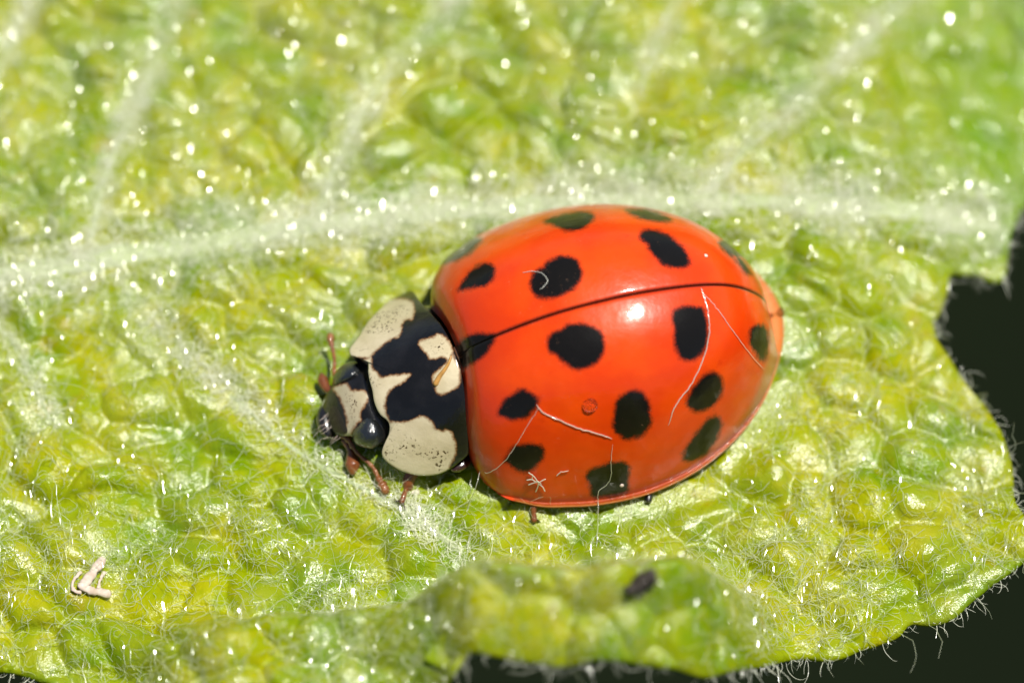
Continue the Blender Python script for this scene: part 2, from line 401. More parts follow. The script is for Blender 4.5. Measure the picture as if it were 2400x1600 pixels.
def build_leaf():
    n, m = GX.shape
    P = np.stack([GX, GY, GZ], -1).reshape(-1, 3).copy()
    S = sdf(proj(P), EDGE).reshape(n, m)
    C = (S[:-1, :-1] + S[1:, :-1] + S[1:, 1:] + S[:-1, 1:]) / 4
    keep = C < 0
    F = gridfaces(n, m)[keep.ravel()]
    # directed boundary edges
    E = np.concatenate([F[:, [0, 1]], F[:, [1, 2]], F[:, [2, 3]], F[:, [3, 0]]])
    key = E[:, 0].astype(np.int64) * (n * m) + E[:, 1]; rev = E[:, 1].astype(np.int64) * (n * m) + E[:, 0]
    B = E[~np.isin(key, rev)]
    bi = np.unique(B)
    for _ in range(4):
        q = proj(P[bi]); e = 1.0
        s = sdf(q, EDGE); gx_ = (sdf(q + [e, 0], EDGE) - s) / e; gy_ = (sdf(q + [0, e], EDGE) - s) / e
        L = np.hypot(gx_, gy_) + 1e-6; s = np.clip(s, -12, 12)
        P[bi, 0] -= s * gx_ / L / PXMM; P[bi, 1] += s * gy_ / L / PXMM / math.cos(TH)
        P[bi, 2] = leaf_z(P[bi, 0], P[bi, 1])
    # relax the border a little so that it runs smoothly
    nb = {}
    for a, b in B: nb.setdefault(a, []).append(b); nb.setdefault(b, []).append(a)
    for _ in range(3):
        old = P.copy()
        for a, l in nb.items(): P[a] = .5 * old[a] + .5 * old[l].mean(0)
    q = proj(P[bi]); s = sdf(q, EDGE); gx_ = sdf(q + [1., 0], EDGE) - s; gy_ = sdf(q + [0, 1.], EDGE) - s
    out = np.stack([gx_, -gy_, 0 * gx_], -1); out /= np.linalg.norm(out, axis=1)[:, None] + 1e-6
    # rounded edge, then the underside turning in
    idx = -np.ones(n * m, int); idx[bi] = np.arange(len(bi)); base = n * m; nbv = len(bi)
    rings = [P[bi] + out * .055 + [0, 0, -.05], P[bi] + out * .05 + [0, 0, -.14], P[bi] - out * .02 + [0, 0, -.21], P[bi] - out * .5 + [0, 0, -.25]]
    V = np.concatenate([P] + rings); Fs = [F]
    a, b = B[:, 0], B[:, 1]
    la, lb = a, b
    for k in range(4):
        ra = base + k * nbv + idx[a]; rb = base + k * nbv + idx[b]
        Fs.append(np.stack([lb, la, ra, rb], -1)); la, lb = ra, rb
    F = np.concatenate(Fs)
    used = np.unique(F); remap = -np.ones(len(V), int); remap[used] = np.arange(len(used))
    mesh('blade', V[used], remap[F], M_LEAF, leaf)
    return P[bi], out
EDGE_P, EDGE_OUT = build_leaf()
# veins, half sunk in the blade
def vein(name, P, r, taper0=1.0, taper1=.5):
    n = len(P); P = P.copy(); P[:, 2] = leaf_z(P[:, 0], P[:, 1]) - r * .45
    k = np.linspace(taper0, taper1, n) * (1 + .12 * np.sin(np.arange(n) * 1.7) * rng.random(n))
    V, F = tube(P, r * k, 12, .55)
    mesh(name, V, F, M_VEIN, leaf)
vein('midrib', mid_xyz, .24, 1.15, 1.0)
for s_, (_, r) in zip(side_xyz, SIDE_VEINS): vein('side_vein', s_, r * .5, .7, 1.1)

bug = empty('ladybird', tuple(OB - NB * .5), 'orange-red ladybird with black spots and a cream and black neck shield', 'ladybird')

# ---- elytra
Z3 = lambda l: np.array(l, float) * .2807 + [960, 460]
Z4 = lambda l: np.array(l, float) * .2806 + [1400, 460]
Z5 = lambda l: np.array(l, float) * .2806 + [1060, 820]
Z6 = lambda l: np.array(l, float) * .2934 + [1440, 780]
SPOTS = [ # polygon, lies on the far silhouette
 (Z3([(270,570),(380,545),(500,485),(570,410),(610,360),(520,330),(380,380),(280,480)]), 1),
 (Z3([(400,790),(450,690),(500,620),(580,570),(660,555),(715,600),(700,680),(640,750),(560,760),(480,780)]), 0),
 (Z3([(1110,210),(1200,165),(1320,135),(1450,120),(1530,140),(1540,180),(1500,240),(1420,285),(1320,295),(1230,260)]), 0),
 (Z3([(1005,700),(1030,640),(1100,590),(1180,520),(1280,490),(1370,505),(1420,560),(1450,640),(1420,720),(1350,790),(1250,840),(1140,860),(1060,840),(1010,780)]), 0),
 (Z4([(225,110),(330,98),(440,106),(550,145),(625,190),(600,218),(500,218),(400,205),(300,168)]), 0),
 (Z4([(345,340),(370,290),(450,270),(560,300),(660,370),(740,450),(780,540),(760,590),(640,605),(540,570),(450,480),(400,400)]), 0),
 (Z4([(1010,400),(1060,350),(1120,360),(1200,440),(1230,510),(1140,510),(1080,480)]), 1),
 (Z4([(1150,515),(1200,510),(1260,580),(1290,655),(1240,650),(1190,590)]), 1),
 (Z3([(390,1250),(440,1185),(560,1140),(680,1145),(715,1180),(690,1250),(630,1330),(540,1390),(450,1440),(400,1400),(380,1310)]), 0),
 (Z3([(1140,1220),(1170,1150),(1250,1110),(1340,1060),(1480,1060),(1570,1110),(1620,1160),(1630,1250),(1600,1350),(1520,1420),(1400,1450),(1310,1410),(1220,1330),(1160,1290)]), 0),
 (Z4([(620,980),(660,930),(760,910),(860,920),(900,970),(930,1060),(930,1180),(900,1280),(830,1360),(740,1375),(670,1330),(635,1200),(630,1080)]), 0),
 (Z5([(380,510),(420,430),(490,370),(580,320),(650,350),(720,400),(720,460),(690,510),(620,570),(530,590),(440,560),(390,550)]), 0),
 (Z5([(1340,640),(1350,520),(1370,420),(1440,350),(1530,330),(1610,370),(1650,450),(1665,560),(1650,650),(1570,730),(1470,750),(1390,720)]), 0),
 (Z6([(570,560),(590,490),(640,410),(700,340),(780,310),(830,320),(870,380),(870,450),(840,530),(790,590),(700,630),(620,625)]), 0),
 (Z4([(1265,1160),(1300,1085),(1385,1070),(1435,1130),(1440,1240),(1415,1360),(1370,1385),(1310,1300),(1270,1230)]), 0),
 (Z5([(430,930),(450,870),(510,800),(600,780),(700,780),(770,820),(770,890),(720,960),(660,1010),(600,1030),(530,1000),(460,950)]), 0),
 (Z5([(1110,1060),(1150,1000),(1230,960),(1350,930),(1450,940),(1490,980),(1480,1080),(1480,1170),(1420,1210),(1320,1230),(1200,1240),(1150,1200),(1140,1130)]), 0),
 (Z6([(540,1000),(560,920),(610,850),(680,760),(750,680),(830,660),(860,720),(850,790),(800,890),(740,970),(650,1020),(570,1030)]), 0)]
def elytron_b(s, t):
    """bug-frame point for s along the body (0 front, 1 tail) and t across (-1..1)"""
    W = herm(ws, wv, s)
    x = s * LB - LB / 2; y = W * t
    ta = np.abs(t); lead = .24 * ta**1.5 * (1 - ta**8) * np.exp(-(s * LB / .6)**2)
    H = herm(hs, hv, np.clip(s / .958, 0, 1)); ins = .032 * np.where(t < 0, 1, sstep(.72, .95, s)); t1 = np.clip(ta / (1 - ins), 0, 1)      # the dome stops short of the rim: a narrow flange
    z = H * (1 - t1**PW).clip(0)**(1 / 1.12)
    d = np.abs(sdf(np.stack([x, y], -1).reshape(-1, 2), rimpoly)).reshape(x.shape)
    frontd = s * LB                       # distance from the front edge
    sidew = sstep(.15, .6, frontd)        # the front edge has no flange
    f = (.07 + .13 * sstep(.80, .97, s)) * sidew
    z = z + (.022 * np.exp(-(d / .045)**2) + .02 * np.exp(-(d / .16)**2)) * sidew * (ins / .032)
    z = z * (1 - .16 * np.exp(-(frontd / .10)**2))
    z = z - .022 * np.exp(-(y / .03)**2) * (s < .995)
    return np.stack([x - lead, y, z], -1), d, frontd, f
NE, ME = 190, 120
def elytron_grid(side):
    s = 1 - (1 - np.linspace(0, 1, NE))**2; s[-1] = .9996
    t = np.linspace(0, 1, ME); t = 1 - (1 - t)**1.35; t = t.copy()
    Sg, Tg = np.meshgrid(s, t * side, indexing='ij')
    b, d, fd, fl = elytron_b(Sg, Tg)
    b[:, 0, 1] = side * .004
    return b, d, fd, fl
ELY = {}
for side in (1, -1):
    b, d, fd, fl = elytron_grid(side)
    Wp = toW(b); du = np.gradient(Wp, axis=0); dv = np.gradient(Wp, axis=1)
    nrm = np.cross(du, dv) * side; nrm /= np.linalg.norm(nrm, axis=-1)[..., None] + 1e-12
    q = proj(Wp).reshape(-1, 2); facing = (nrm @ VIEW).ravel() > 0
    sp = np.full(len(q), 9.)
    for poly, edge in SPOTS:
        v = sdf(q, catmull(poly, 5)) / PXMM
        if not edge: v = np.where(facing, v, 9.)
        sp = np.minimum(sp, v)
    rim = (d - fl).ravel() + (1 - sstep(.1, .5, fd.ravel())) * 1.0
    F = gridfaces(NE, ME)
    if side < 0: F = F[:, ::-1]
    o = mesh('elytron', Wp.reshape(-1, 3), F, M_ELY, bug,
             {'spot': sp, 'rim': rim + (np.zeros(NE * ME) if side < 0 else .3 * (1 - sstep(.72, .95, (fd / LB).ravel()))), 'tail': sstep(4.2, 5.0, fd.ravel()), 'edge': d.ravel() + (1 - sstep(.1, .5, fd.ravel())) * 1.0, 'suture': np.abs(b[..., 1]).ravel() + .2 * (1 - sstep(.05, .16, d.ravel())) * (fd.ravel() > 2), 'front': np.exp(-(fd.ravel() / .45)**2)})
    md = o.modifiers.new('shell', 'SOLIDIFY'); md.thickness = .05; md.offset = -1
    ELY[side] = (Wp.reshape(-1, 3), nrm.reshape(-1, 3), q, facing)
EW = np.concatenate([ELY[1][0], ELY[-1][0]]); EN = np.concatenate([ELY[1][1], ELY[-1][1]]); EQ = np.concatenate([ELY[1][2], ELY[-1][2]]); EF = np.concatenate([ELY[1][3], ELY[-1][3]])
def on_shell(px, lift=.02):
    o = []
    for p in np.atleast_2d(np.asarray(px, float)):
        k = np.where(EF, ((EQ - p)**2).sum(1), 1e9).argmin(); n = EN[k]; r = ray(p)
        den = r @ n; s = ((EW[k] - CAMP) @ n) / den if abs(den) > .15 else (EW[k] - CAMP) @ r / (r @ r)
        o.append(CAMP + r * s + n * lift)
    return np.array(o)

# ---- body under the shell
s = np.linspace(.0, 1, 40); a = np.linspace(0, 2 * np.pi, 36, endpoint=False)
Sg, A = np.meshgrid(s, a, indexing='ij'); W = herm(ws, wv, Sg * .92 + .02) * .86 * np.sqrt(np.clip(1 - (2 * Sg - 1)**8, 0, 1))
yb = W * np.cos(A); up = np.sin(A)
zb = np.where(up > 0, .55 * herm(hs, hv, Sg * .92 + .02) * up, up * (.42 * (1 - Sg) + .10)) + .05
body = np.stack([(Sg * .90 + .02) * LB - LB / 2 - .05, yb, zb], -1)
mesh('abdomen', toW(body).reshape(-1, 3), gridfaces(40, 36, True), M_BLACK, bug)

th_, ph_ = np.meshgrid(np.linspace(0, np.pi, 20), np.linspace(0, 2 * np.pi, 28, endpoint=False), indexing='ij')
mesh('thorax', toW(np.stack([-2.95 + .95 * np.cos(th_), 1.25 * np.sin(th_) * np.cos(ph_), .25 + .55 * np.sin(th_) * np.sin(ph_)], -1).reshape(-1, 3)), gridfaces(20, 28, True), M_BLACK, bug)
# ---- plates drawn from their outlines
def plate(name, outline, height, material, parent, bulge=.0, depth=.3, rings=26, k=5, white=None, along=None, center=None, power=2.0, lower=3):
    """outline in photograph pixels, laid on the bug-frame surface z = height(x, y); bulges up and closes below"""
    poly = catmull(outline, k); c = np.mean(poly, 0) if center is None else np.array(center, float)
    Fh = lambda P: (lambda b: b[..., 2] - height(b[..., 0], b[..., 1]))(toB(P))
    r = np.linspace(0, 1, rings)**.8; n = len(poly)
    up = NB if along is None else along
    V = []
    for rr in r[1:]:
        q = c + (poly - c) * rr
        V.append(cast(q, Fh, D - 6, D + 3) + up * bulge * (1 - rr**power)**.5)
    top = cast(c[None], Fh, D - 6, D + 3) + up * bulge
    rim = cast(poly, Fh, D - 6, D + 3); cen = rim.mean(0)
    for kk in range(1, lower + 1):
        th = kk / (lower + .3) * math.pi / 2
        V.append(cen + (rim - cen) * (math.cos(th)**.6) - up * depth * math.sin(th))
    N = len(V); V = np.concatenate([top] + V + [(cen - up * depth)[None]])
    F = [[0, 1 + i, 1 + (i + 1) % n] for i in range(n)]
    F += (gridfaces(N, n, True) + 1).tolist(); last = len(V) - 1
    F += [[1 + (N - 1) * n + i, last, 1 + (N - 1) * n + (i + 1) % n] for i in range(n)]
    at = None
    if white is not None:
        q = proj(V); w = np.full(len(V), 9.)
        for p in white: w = np.minimum(w, sdf(q, catmull(p, 4)) / PXMM)
        at = {'white': w}
    # consistent winding: normals outwards
    f = F[len(F) // 3]; nn = np.cross(V[f[1]] - V[f[0]], V[f[2]] - V[f[0]])
    if nn @ (V[f[0]] - V.mean(0)) < 0: F = [g_[::-1] for g_ in F]
    return mesh(name, V, F, material, parent, at)
PRO_OUT = [(819,818),(822,832),(839,834),(858,836),(863,852),(863,875),(867,895),(873,916),(878,945),(890,970),(907,985),(913,1001),(909,1024),(899,1044),(895,1062),(902,1077),(922,1093),(945,1105),(976,1113),(1006,1114),(1032,1109),(1057,1097),(1078,1082),(1096,1066),(1099,1042),(1098,1010),(1095,968),(1090,920),(1083,880),(1074,848),(1064,820),(1053,793),(1037,765),(1016,740),(996,719),(980,700),(970,684),(958,680),(935,692),(916,701),(898,716),(880,734),(863,752),(851,771),(841,787),(829,803)]
PRO_WHITE = [
 [(810,815),(818,838),(839,838),(861,840),(868,839),(874,832),(888,818),(904,805),(920,794),(933,791),(941,779),(944,760),(953,750),(965,750),(971,738),(972,722),(969,709),(955,701),(941,698),(920,699),(890,695),(850,735),(815,790)],
 [(860,838),(872,836),(873,860),(884,871),(894,883),(910,879),(940,876),(965,875),(955,888),(940,900),(922,910),(908,926),(904,945),(905,962),(914,987),(905,995),(880,975),(862,950),(850,900),(848,850)],
 [(914,987),(937,988),(960,985),(973,978),(991,973),(1004,980),(1016,990),(1021,1003),(1037,1008),(1044,1005),(1057,1010),(1065,1026),(1070,1044),(1069,1062),(1065,1075),(1057,1087),(1054,1098),(1040,1120),(980,1128),(900,1095),(880,1060),(895,1020),(903,1000)],
 [(980,807),(986,797),(1002,791),(1018,787),(1027,781),(1043,787),(1053,799),(1061,815),(1061,830),(1053,846),(1045,841),(1035,838),(1008,843),(1002,834),(994,824)],
 [(1061,830),(1049,846),(1037,858),(1016,875),(1013,891),(1018,909),(1027,924),(1043,924),(1059,915),(1076,903),(1080,885),(1076,860),(1067,840)]]
def pro_h(x, y):
    return 1.30 + (x + 2.70) * .40 - .10 * (-3.40 - x).clip(0, 3)**2 - .48 * y**2
pron = plate('pronotum', PRO_OUT, pro_h, M_PRO, bug, bulge=.07, depth=.34, rings=60, white=PRO_WHITE, center=(975, 900), power=3)
plate('scutellum', [(1062,814),(1080,814),(1101,819),(1096,832),(1088,846),(1081,856),(1072,840)], lambda x, y: 1.20 + 0 * x - .3 * y**2, m_plain("scutellum", (.085, .035, .015), .35, .5), bug, .03, .15, 10)
plate('thorax_lobe', [(1055,1098),(1064,1080),(1080,1066),(1096,1064),(1104,1076),(1099,1092),(1084,1103),(1064,1106)], lambda x, y: .10 + 0 * x, M_LUMP, bug, .10, .2, 12, along=VIEW)
# wrinkle on the rear edge of the shield
wr = cast(catmull([(1057,835),(1052,850),(1042,866),(1030,882),(1021,899)], 5, False), lambda P: (lambda b: b[..., 2] - pro_h(b[..., 0], b[..., 1]) - .075)(toB(P)), D - 6, D + 3)
V, F = tube(wr, np.linspace(.015, .045, len(wr)), 8); mesh('wrinkle', V, F, m_plain("amber_wrinkle", (.50, .26, .06), .3, .8), pron)

# ---- head
def head_h(x, y): return .44 - 1.0 * (-3.95 - x).clip(0, 3)**2 - .38 * (y + .15)**2
HEAD_OUT = [(868,838),(850,846),(832,850),(812,858),(795,872),(785,890),(778,905),(768,918),(760,932),(756,950),(758,972),(768,996),(784,1014),(803,1020),(822,1020),(838,1034),(858,1044),(885,1044),(903,1030),(912,1000),(905,970),(890,945),(880,905),(874,868)]
HEAD_WHITE = [[(782,905),(800,899),(814,898),(823,912),(838,913),(853,914),(863,922),(866,930),(858,947),(848,962),(845,973),(848,983),(838,993),(828,1006),(822,1022),(812,1030),(806,1015),(812,993),(808,968),(800,944),(790,925),(780,912)]]
head = plate('head', HEAD_OUT, head_h, M_HEAD, bug, bulge=.10, depth=.42, rings=40, white=HEAD_WHITE, power=3)
EYE1 = [(780,901),(781,884),(789,868),(802,855),(818,848),(834,848),(843,855),(846,866),(838,879),(820,890),(804,897),(790,902)]
EYE2 = [(826,1019),(828,1008),(838,996),(848,984),(861,976),(880,980),(893,996),(899,1016),(896,1033),(886,1045),(871,1051),(853,1049),(838,1043),(829,1032)]
plate('compound_eye', EYE1, lambda x, y: head_h(x, y) + .02, M_EYE, head, .17, .25, 16, along=VIEW)
plate('compound_eye', EYE2, lambda x, y: head_h(x, y) + .02, M_EYE, head, .20, .25, 16, along=VIEW)
CLY = [(784,917),(797,926),(806,945),(814,968),(818,990),(815,1012),(802,1018),(786,1014),(774,1000),(768,980),(768,955),(774,932)]
plate('clypeus', CLY, lambda x, y: head_h(x, y) + .04, m_plain('clypeus', (.020, .012, .006), .5, .25, 30, .6), head, .05, .2, 12, along=VIEW)
LAB = [(742,976),(746,958),(757,946),(768,944),(778,960),(784,980),(786,1004),(782,1024),(770,1031),(758,1022),(748,1008),(742,990)]
plate('labrum', LAB, lambda x, y: -.20 + 0 * x, M_BLACK, head, .16, .25, 14, along=VIEW)
def at_b(px, zb): return cast(np.asarray(px, float), lambda P: toB(P)[..., 2] - zb, D - 8, D + 6)
def at_bz(pts):   # (x, y, z in the bug frame)
    return np.concatenate([at_b(np.array([p[:2]]), p[2]) for p in pts])
def beaded(P, R, n, amp=.16):
    k = len(P); return R * (1 + amp * np.cos(np.linspace(0, n * 2 * np.pi, k)))
p = catmull(at_bz([(803,1020,-.08),(817,1031,-.08),(828,1049,-.10),(843,1067,-.12),(861,1082,-.14),(876,1098,-.16),(886,1118,-.18),(894,1133,-.20),(904,1150,-.22)]), 8, False)
R = np.interp(np.linspace(0, 1, len(p)), [0, .12, .3, .7, .82, .95, 1], [.050, .045, .030, .036, .060, .085, .06]); V, F = tube(p, beaded(p, R, 9), 12); mesh('antenna', V, F, M_ANT, head)
p = catmull(at_bz([(790,890,-.05),(783,871,-.08),(784,848,-.12),(781,824,-.16),(776,803,-.18),(774,787,-.20)]), 8, False)
R = np.interp(np.linspace(0, 1, len(p)), [0, .15, .4, .7, .82, .95, 1], [.040, .036, .026, .032, .050, .068, .05]); V, F = tube(p, beaded(p, R, 8), 12); mesh('antenna', V, F, M_ANT, head)
p = catmull(at_bz([(806,1032,-.15),(818,1050,-.2),(824,1068,-.23),(826,1086,-.24),(826,1104,-.25)]), 6, False)
R = np.interp(np.linspace(0, 1, len(p)), [0, .3, .5, .8, 1], [.05, .05, .085, .125, .07]); V, F = tube(p, R, 14); mesh('palp', V, F, M_BROWN, head)
p = catmull(at_bz([(778,918,-.10),(766,910,-.15),(758,896,-.18),(754,880,-.20)]), 6, False)
R = np.interp(np.linspace(0, 1, len(p)), [0, .4, .8, 1], [.06, .075, .085, .05]); V, F = tube(p, R, 12); mesh('palp', V, F, M_BROWN, head)

# ---- legs
def on_leaf(px, lift=.05):
    P = cast(np.atleast_2d(np.asarray(px, float)), FL); P[:, 2] += lift; return P
def seg(name, P, R, material, parent, n=4):
    P = catmull(P, n, False); R = np.interp(np.linspace(0, 1, len(P)), np.linspace(0, 1, len(R)), R)
    V, F = tube(P, R, 12); return mesh(name, V, F, material, parent)
def claws(foot, dirs, parent):
    for d in dirs:
        d = np.array(d); P = np.array([foot, foot + d * .5 + [0, 0, .02], foot + d + [0, 0, -.04]])
        seg('claw', P, [.022, .016, .006], M_LUMP, parent)
hip = toW(np.array([-3.1, -.75, -.25]))
knee = at_bz([(960,1118,-.20)])[0]; foot = on_leaf((942,1181), .10)[0]; mid_ = at_bz([(956,1143,-.30)])[0]
l1 = seg('leg', np.array([hip, (hip + knee) / 2 + [0, 0, .05], knee, mid_]), [.10, .12, .10, .085], M_BROWN, bug)
seg('tarsus', np.array([mid_ + [0, .02, 0], (mid_ + foot) / 2 + [0, 0, .06], foot]), [.045, .04, .045], M_BROWN, l1)
seg('tarsal_pad', np.array([mid_ + [-.12, -.02, -.02], mid_ + [0, -.05, -.04], mid_ + [.14, -.06, -.03]]), [.05, .06, .05], M_PAD, l1)
claws(foot, [(-.15, .02, -.02), (.05, -.10, -.02)], l1)
hip = toW(np.array([-1.3, -1.2, -.3])); foot = on_leaf((1252,1221), .05)[0]; kn = on_leaf((1250,1196), .10)[0]
l2 = seg('leg', np.array([hip, (hip + kn) / 2 + [0, 0, -.02], kn]), [.10, .08, .055], M_BROWN, bug)
seg('tarsus', np.array([kn, (kn + foot) / 2, foot]), [.05, .04, .05], M_BROWN, l2)
claws(foot, [(-.09, -.01, -.03), (.10, -.01, -.03)], l2)
hip = toW(np.array([.4, -1.2, -.25])); foot = on_leaf((1519,1176), .05)[0]
l3 = seg('leg', np.array([hip, (hip + foot) / 2, foot]), [.10, .08, .06], M_BLACK, bug)
for xb in (-3.0, -1.3, .4):
    hip = toW(np.array([xb, .9, -.25])); k_ = toW(np.array([xb - .2, 1.5, -.30])); ft = k_ + [0.1, .15, 0]; ft[2] = leaf_z(np.array([ft[0]]), np.array([ft[1]]))[0] + .05
    lf = seg('leg', np.array([hip, (hip + k_) / 2, k_]), [.12, .11, .08], M_BROWN, bug)
    seg('tarsus', np.array([k_, (k_ + ft) / 2, ft]), [.06, .05, .05], M_BROWN, lf)

# ================================================================== hairs
FOOT = np.stack([rimpoly[:, 0] * .93, rimpoly[:, 1] * .90], -1)
def curves(name, P, R, material, parent):
    """P: (N, K, 3) hair points, R: (N, K) radii, in mm"""
    N, K = P.shape[:2]
    T = np.gradient(P, axis=1); T /= np.linalg.norm(T, axis=-1)[..., None] + 1e-9
    s_ = np.cross(T, np.array([.13, .21, 1.])); s_ /= np.linalg.norm(s_, axis=-1)[..., None] + 1e-9
    b_ = np.cross(s_, T)
    V = np.stack([P + R[..., None] * (math.cos(q) * s_ + math.sin(q) * b_) for q in (.5, .5 + 2.0944, .5 + 4.18879)], 2)   # N, K, 3, 3
    i = (np.arange(N)[:, None, None] * K + np.arange(K - 1)[None, :, None]) * 3; j = np.arange(3)[None, None]; j2 = (j + 1) % 3
    F = np.stack([i + j, i + 3 + j, i + 3 + j2, i + j2], -1).reshape(-1, 4)
    V = V.reshape(-1, 3) - org_of(parent)
    me = bpy.data.meshes.new(name)
    me.vertices.add(len(V)); me.vertices.foreach_set('co', V.ravel().astype(np.float32))
    me.loops.add(F.size); me.loops.foreach_set('vertex_index', F.ravel().astype(np.int32))
    me.polygons.add(len(F)); me.polygons.foreach_set('loop_start', np.arange(0, F.size, 4, dtype=np.int32))
    me.update(calc_edges=True); me.polygons.foreach_set('use_smooth', np.zeros(len(F), bool))
    me.materials.append(material)
    o = bpy.data.objects.new(name, me); COL.objects.link(o); o.parent = parent; o['_org'] = [float(v) for v in org_of(parent)]; o['kind'] = 'stuff'
    return o
def grow(root, length, heading, pitch, curl, K=11, drop=.9, floor=.015, top=.9):
    N = len(root); P = np.zeros((N, K, 3)); P[:, 0] = root; st = (length / (K - 1))
    h = heading.copy(); p = pitch.copy(); c = rng.normal(0, curl * .5, N)
    for k in range(1, K):
        c = c * .8 + rng.normal(0, curl * .35, N); h = h + c + rng.normal(0, .38, N); p = p - drop * pitch / K * 1.2 + rng.normal(0, .20, N)
        P[:, k, 0] = P[:, k - 1, 0] + np.cos(h) * np.cos(p) * st
        P[:, k, 1] = P[:, k - 1, 1] + np.sin(h) * np.cos(p) * st
        P[:, k, 2] = P[:, k - 1, 2] + np.sin(p) * st
        g_ = leaf_z(P[:, k, 0], P[:, k, 1]); P[:, k, 2] = np.clip(P[:, k, 2], g_ + floor, g_ + top)
    return P
def radii(N, K, r):
    pr = np.interp(np.linspace(0, 1, K), [0, .15, .7, 1], [.8, 1, .85, .35]); return r[:, None] * pr[None]
def inside_leaf(x, y, pad=4):
    P = np.stack([x, y, leaf_z(x, y)], -1); q = proj(P)
    ok = sdf(q, EDGE[::2]) < -pad
    b = toB(P); under = sdf(b[:, :2], FOOT) < 0
    vis = (q[:, 0] > -350) & (q[:, 0] < 2750) & (q[:, 1] > -300) & (q[:, 1] < 1900)
    return ok & ~under & vis
def scatter(n, keepf):
    x = rng.uniform(-11, 10, n); y = rng.uniform(-7.8, 10, n)
    k = rng.random(n) < keepf(x, y); x, y = x[k], y[k]
    k = inside_leaf(x, y); return x[k], y[k]
dv_at = lambda x, y: DR[np.clip(((x - HX0) / HS).astype(int), 0, len(hx) - 1), np.clip(((y - HY0) / HS).astype(int), 0, len(hy) - 1)]
groove_at = lambda x, y: GROOVE[np.clip(((x - HX0) / HS).astype(int), 0, len(hx) - 1), np.clip(((y - HY0) / HS).astype(int), 0, len(hy) - 1)]
x, y = scatter(120000, lambda x, y: (.35 + .65 * sstep(-.2, .25, fbm(x * .8 + 3, y * .8 + 8, 3))) * (.35 + .65 * np.exp(-groove_at(x, y) / .16)))

N = len(x); root = np.stack([x, y, leaf_z(x, y)], -1)
P = grow(root, rng.gamma(2.6, .115, N).clip(.10, 1.1), rng.uniform(0, 2 * np.pi, N), rng.uniform(.1, 1.1, N), .30, 8)
curves('leaf_down', P, radii(N, 8, rng.uniform(.0024, .0050, N)), M_HAIR, leaf)
nb = N
# felt on the veins
x, y = scatter(300000, lambda x, y: np.exp(-(dv_at(x, y) / 1.5)**2) * (.35 + .65 * sstep(-.25, .2, fbm(x * 1.3, y * 1.3, 3))))
N = len(x); root = np.stack([x, y, leaf_z(x, y)], -1)
P = grow(root, rng.gamma(4, .060, N).clip(.12, .7), rng.uniform(0, 2 * np.pi, N), rng.uniform(.1, .8, N), .30, 7, floor=.05)
curves('vein_felt', P, radii(N, 7, rng.uniform(.0026, .0050, N)), M_FELT, leaf)
nf = N
# fringe at the margin
k = rng.integers(0, len(EDGE_P), 1500); root = EDGE_P[k] + EDGE_OUT[k] * .03 + np.stack([0 * k, 0 * k, rng.uniform(-.18, .0, len(k))], -1)
q = proj(root); vis = (q[:, 0] > -200) & (q[:, 0] < 2600) & (q[:, 1] > -200) & (q[:, 1] < 1800); root = root[vis]; k = k[vis]; N = len(k); K = 9
h = np.arctan2(EDGE_OUT[k, 1], EDGE_OUT[k, 0]) + rng.normal(0, .6, N); pt = rng.normal(-.2, .4, N); L = rng.gamma(3, .070, N).clip(.08, .65)
P = np.zeros((N, K, 3)); P[:, 0] = root; c = rng.normal(0, .12, N)
for i in range(1, K):
    c = c + rng.normal(0, .09, N); h = h + c; pt = pt + rng.normal(-.03, .16, N)
    P[:, i] = P[:, i - 1] + (L / (K - 1))[:, None] * np.stack([np.cos(h) * np.cos(pt), np.sin(h) * np.cos(pt), np.sin(pt)], -1)
curves('margin_fringe', P, radii(N, K, rng.uniform(.0025, .0048, N)), M_FELT, leaf)
print('hairs', nb, 'felt', nf)
# bristles round the mouth
b0 = at_b(rng.uniform([768, 960], [812, 1020], (12, 2)), .0); Pb = np.zeros((12, 6, 3)); hd = RB @ np.array([-1., -.25, .15])
for i in range(6):
    Pb[:, i] = b0 + hd * (i / 5 * .26) + np.stack([0 * b0[:, 0], -.04 * (i / 5)**2 + 0 * b0[:, 0], -.06 * (i / 5)**2 + 0 * b0[:, 0]], -1)
Pb += rng.normal(0, .012, Pb.shape); curves('bristles', Pb, radii(12, 6, np.full(12, .0026)), M_PALE, head)

# ================================================================== threads, specks and crumbs
def thread(pts, r, label, group=None):
    """pts: (px, py, 'b' on the shell | 'l' on the leaf | 'a' in between)"""
    W = []
    for x_, y_, w in pts:
        W.append(on_shell((x_, y_), .018)[0] if w == 'b' else on_leaf((x_, y_), .06 if w == 'l' else .45)[0])
    P = catmull(np.array(W), 6, False); P[1:-1] += rng.normal(0, .004, P[1:-1].shape)
    V, F = tube(P, np.interp(np.linspace(0, 1, len(P)), [0, .1, .9, 1], [r * .4, r * .8, r * .8, r * .3]), 6)
    mesh('silk_thread', V, F, M_SILK, label=label, cat='thread', group=group, base=P[0])
thread([(1642,676,'b'),(1650,700,'b'),(1659,735,'b'),(1661,775,'b'),(1655,815,'b'),(1638,862,'b'),(1618,900,'b'),(1592,935,'b'),(1577,960,'b'),(1565,995,'b')], .011, 'white thread curving down from the wing seam past the squarish black spot')
thread([(1648,690,'b'),(1672,715,'b'),(1700,752,'b'),(1735,800,'b'),(1765,840,'b'),(1790,866,'b')], .007, 'fine straight thread running from the wing seam to the tail margin')
thread([(1258,948,'b'),(1275,966,'b'),(1310,982,'b'),(1360,1003,'b'),(1400,1014,'b'),(1434,1026,'b')], .011, "thick pale thread between two black spots on the ladybird's left wing case")
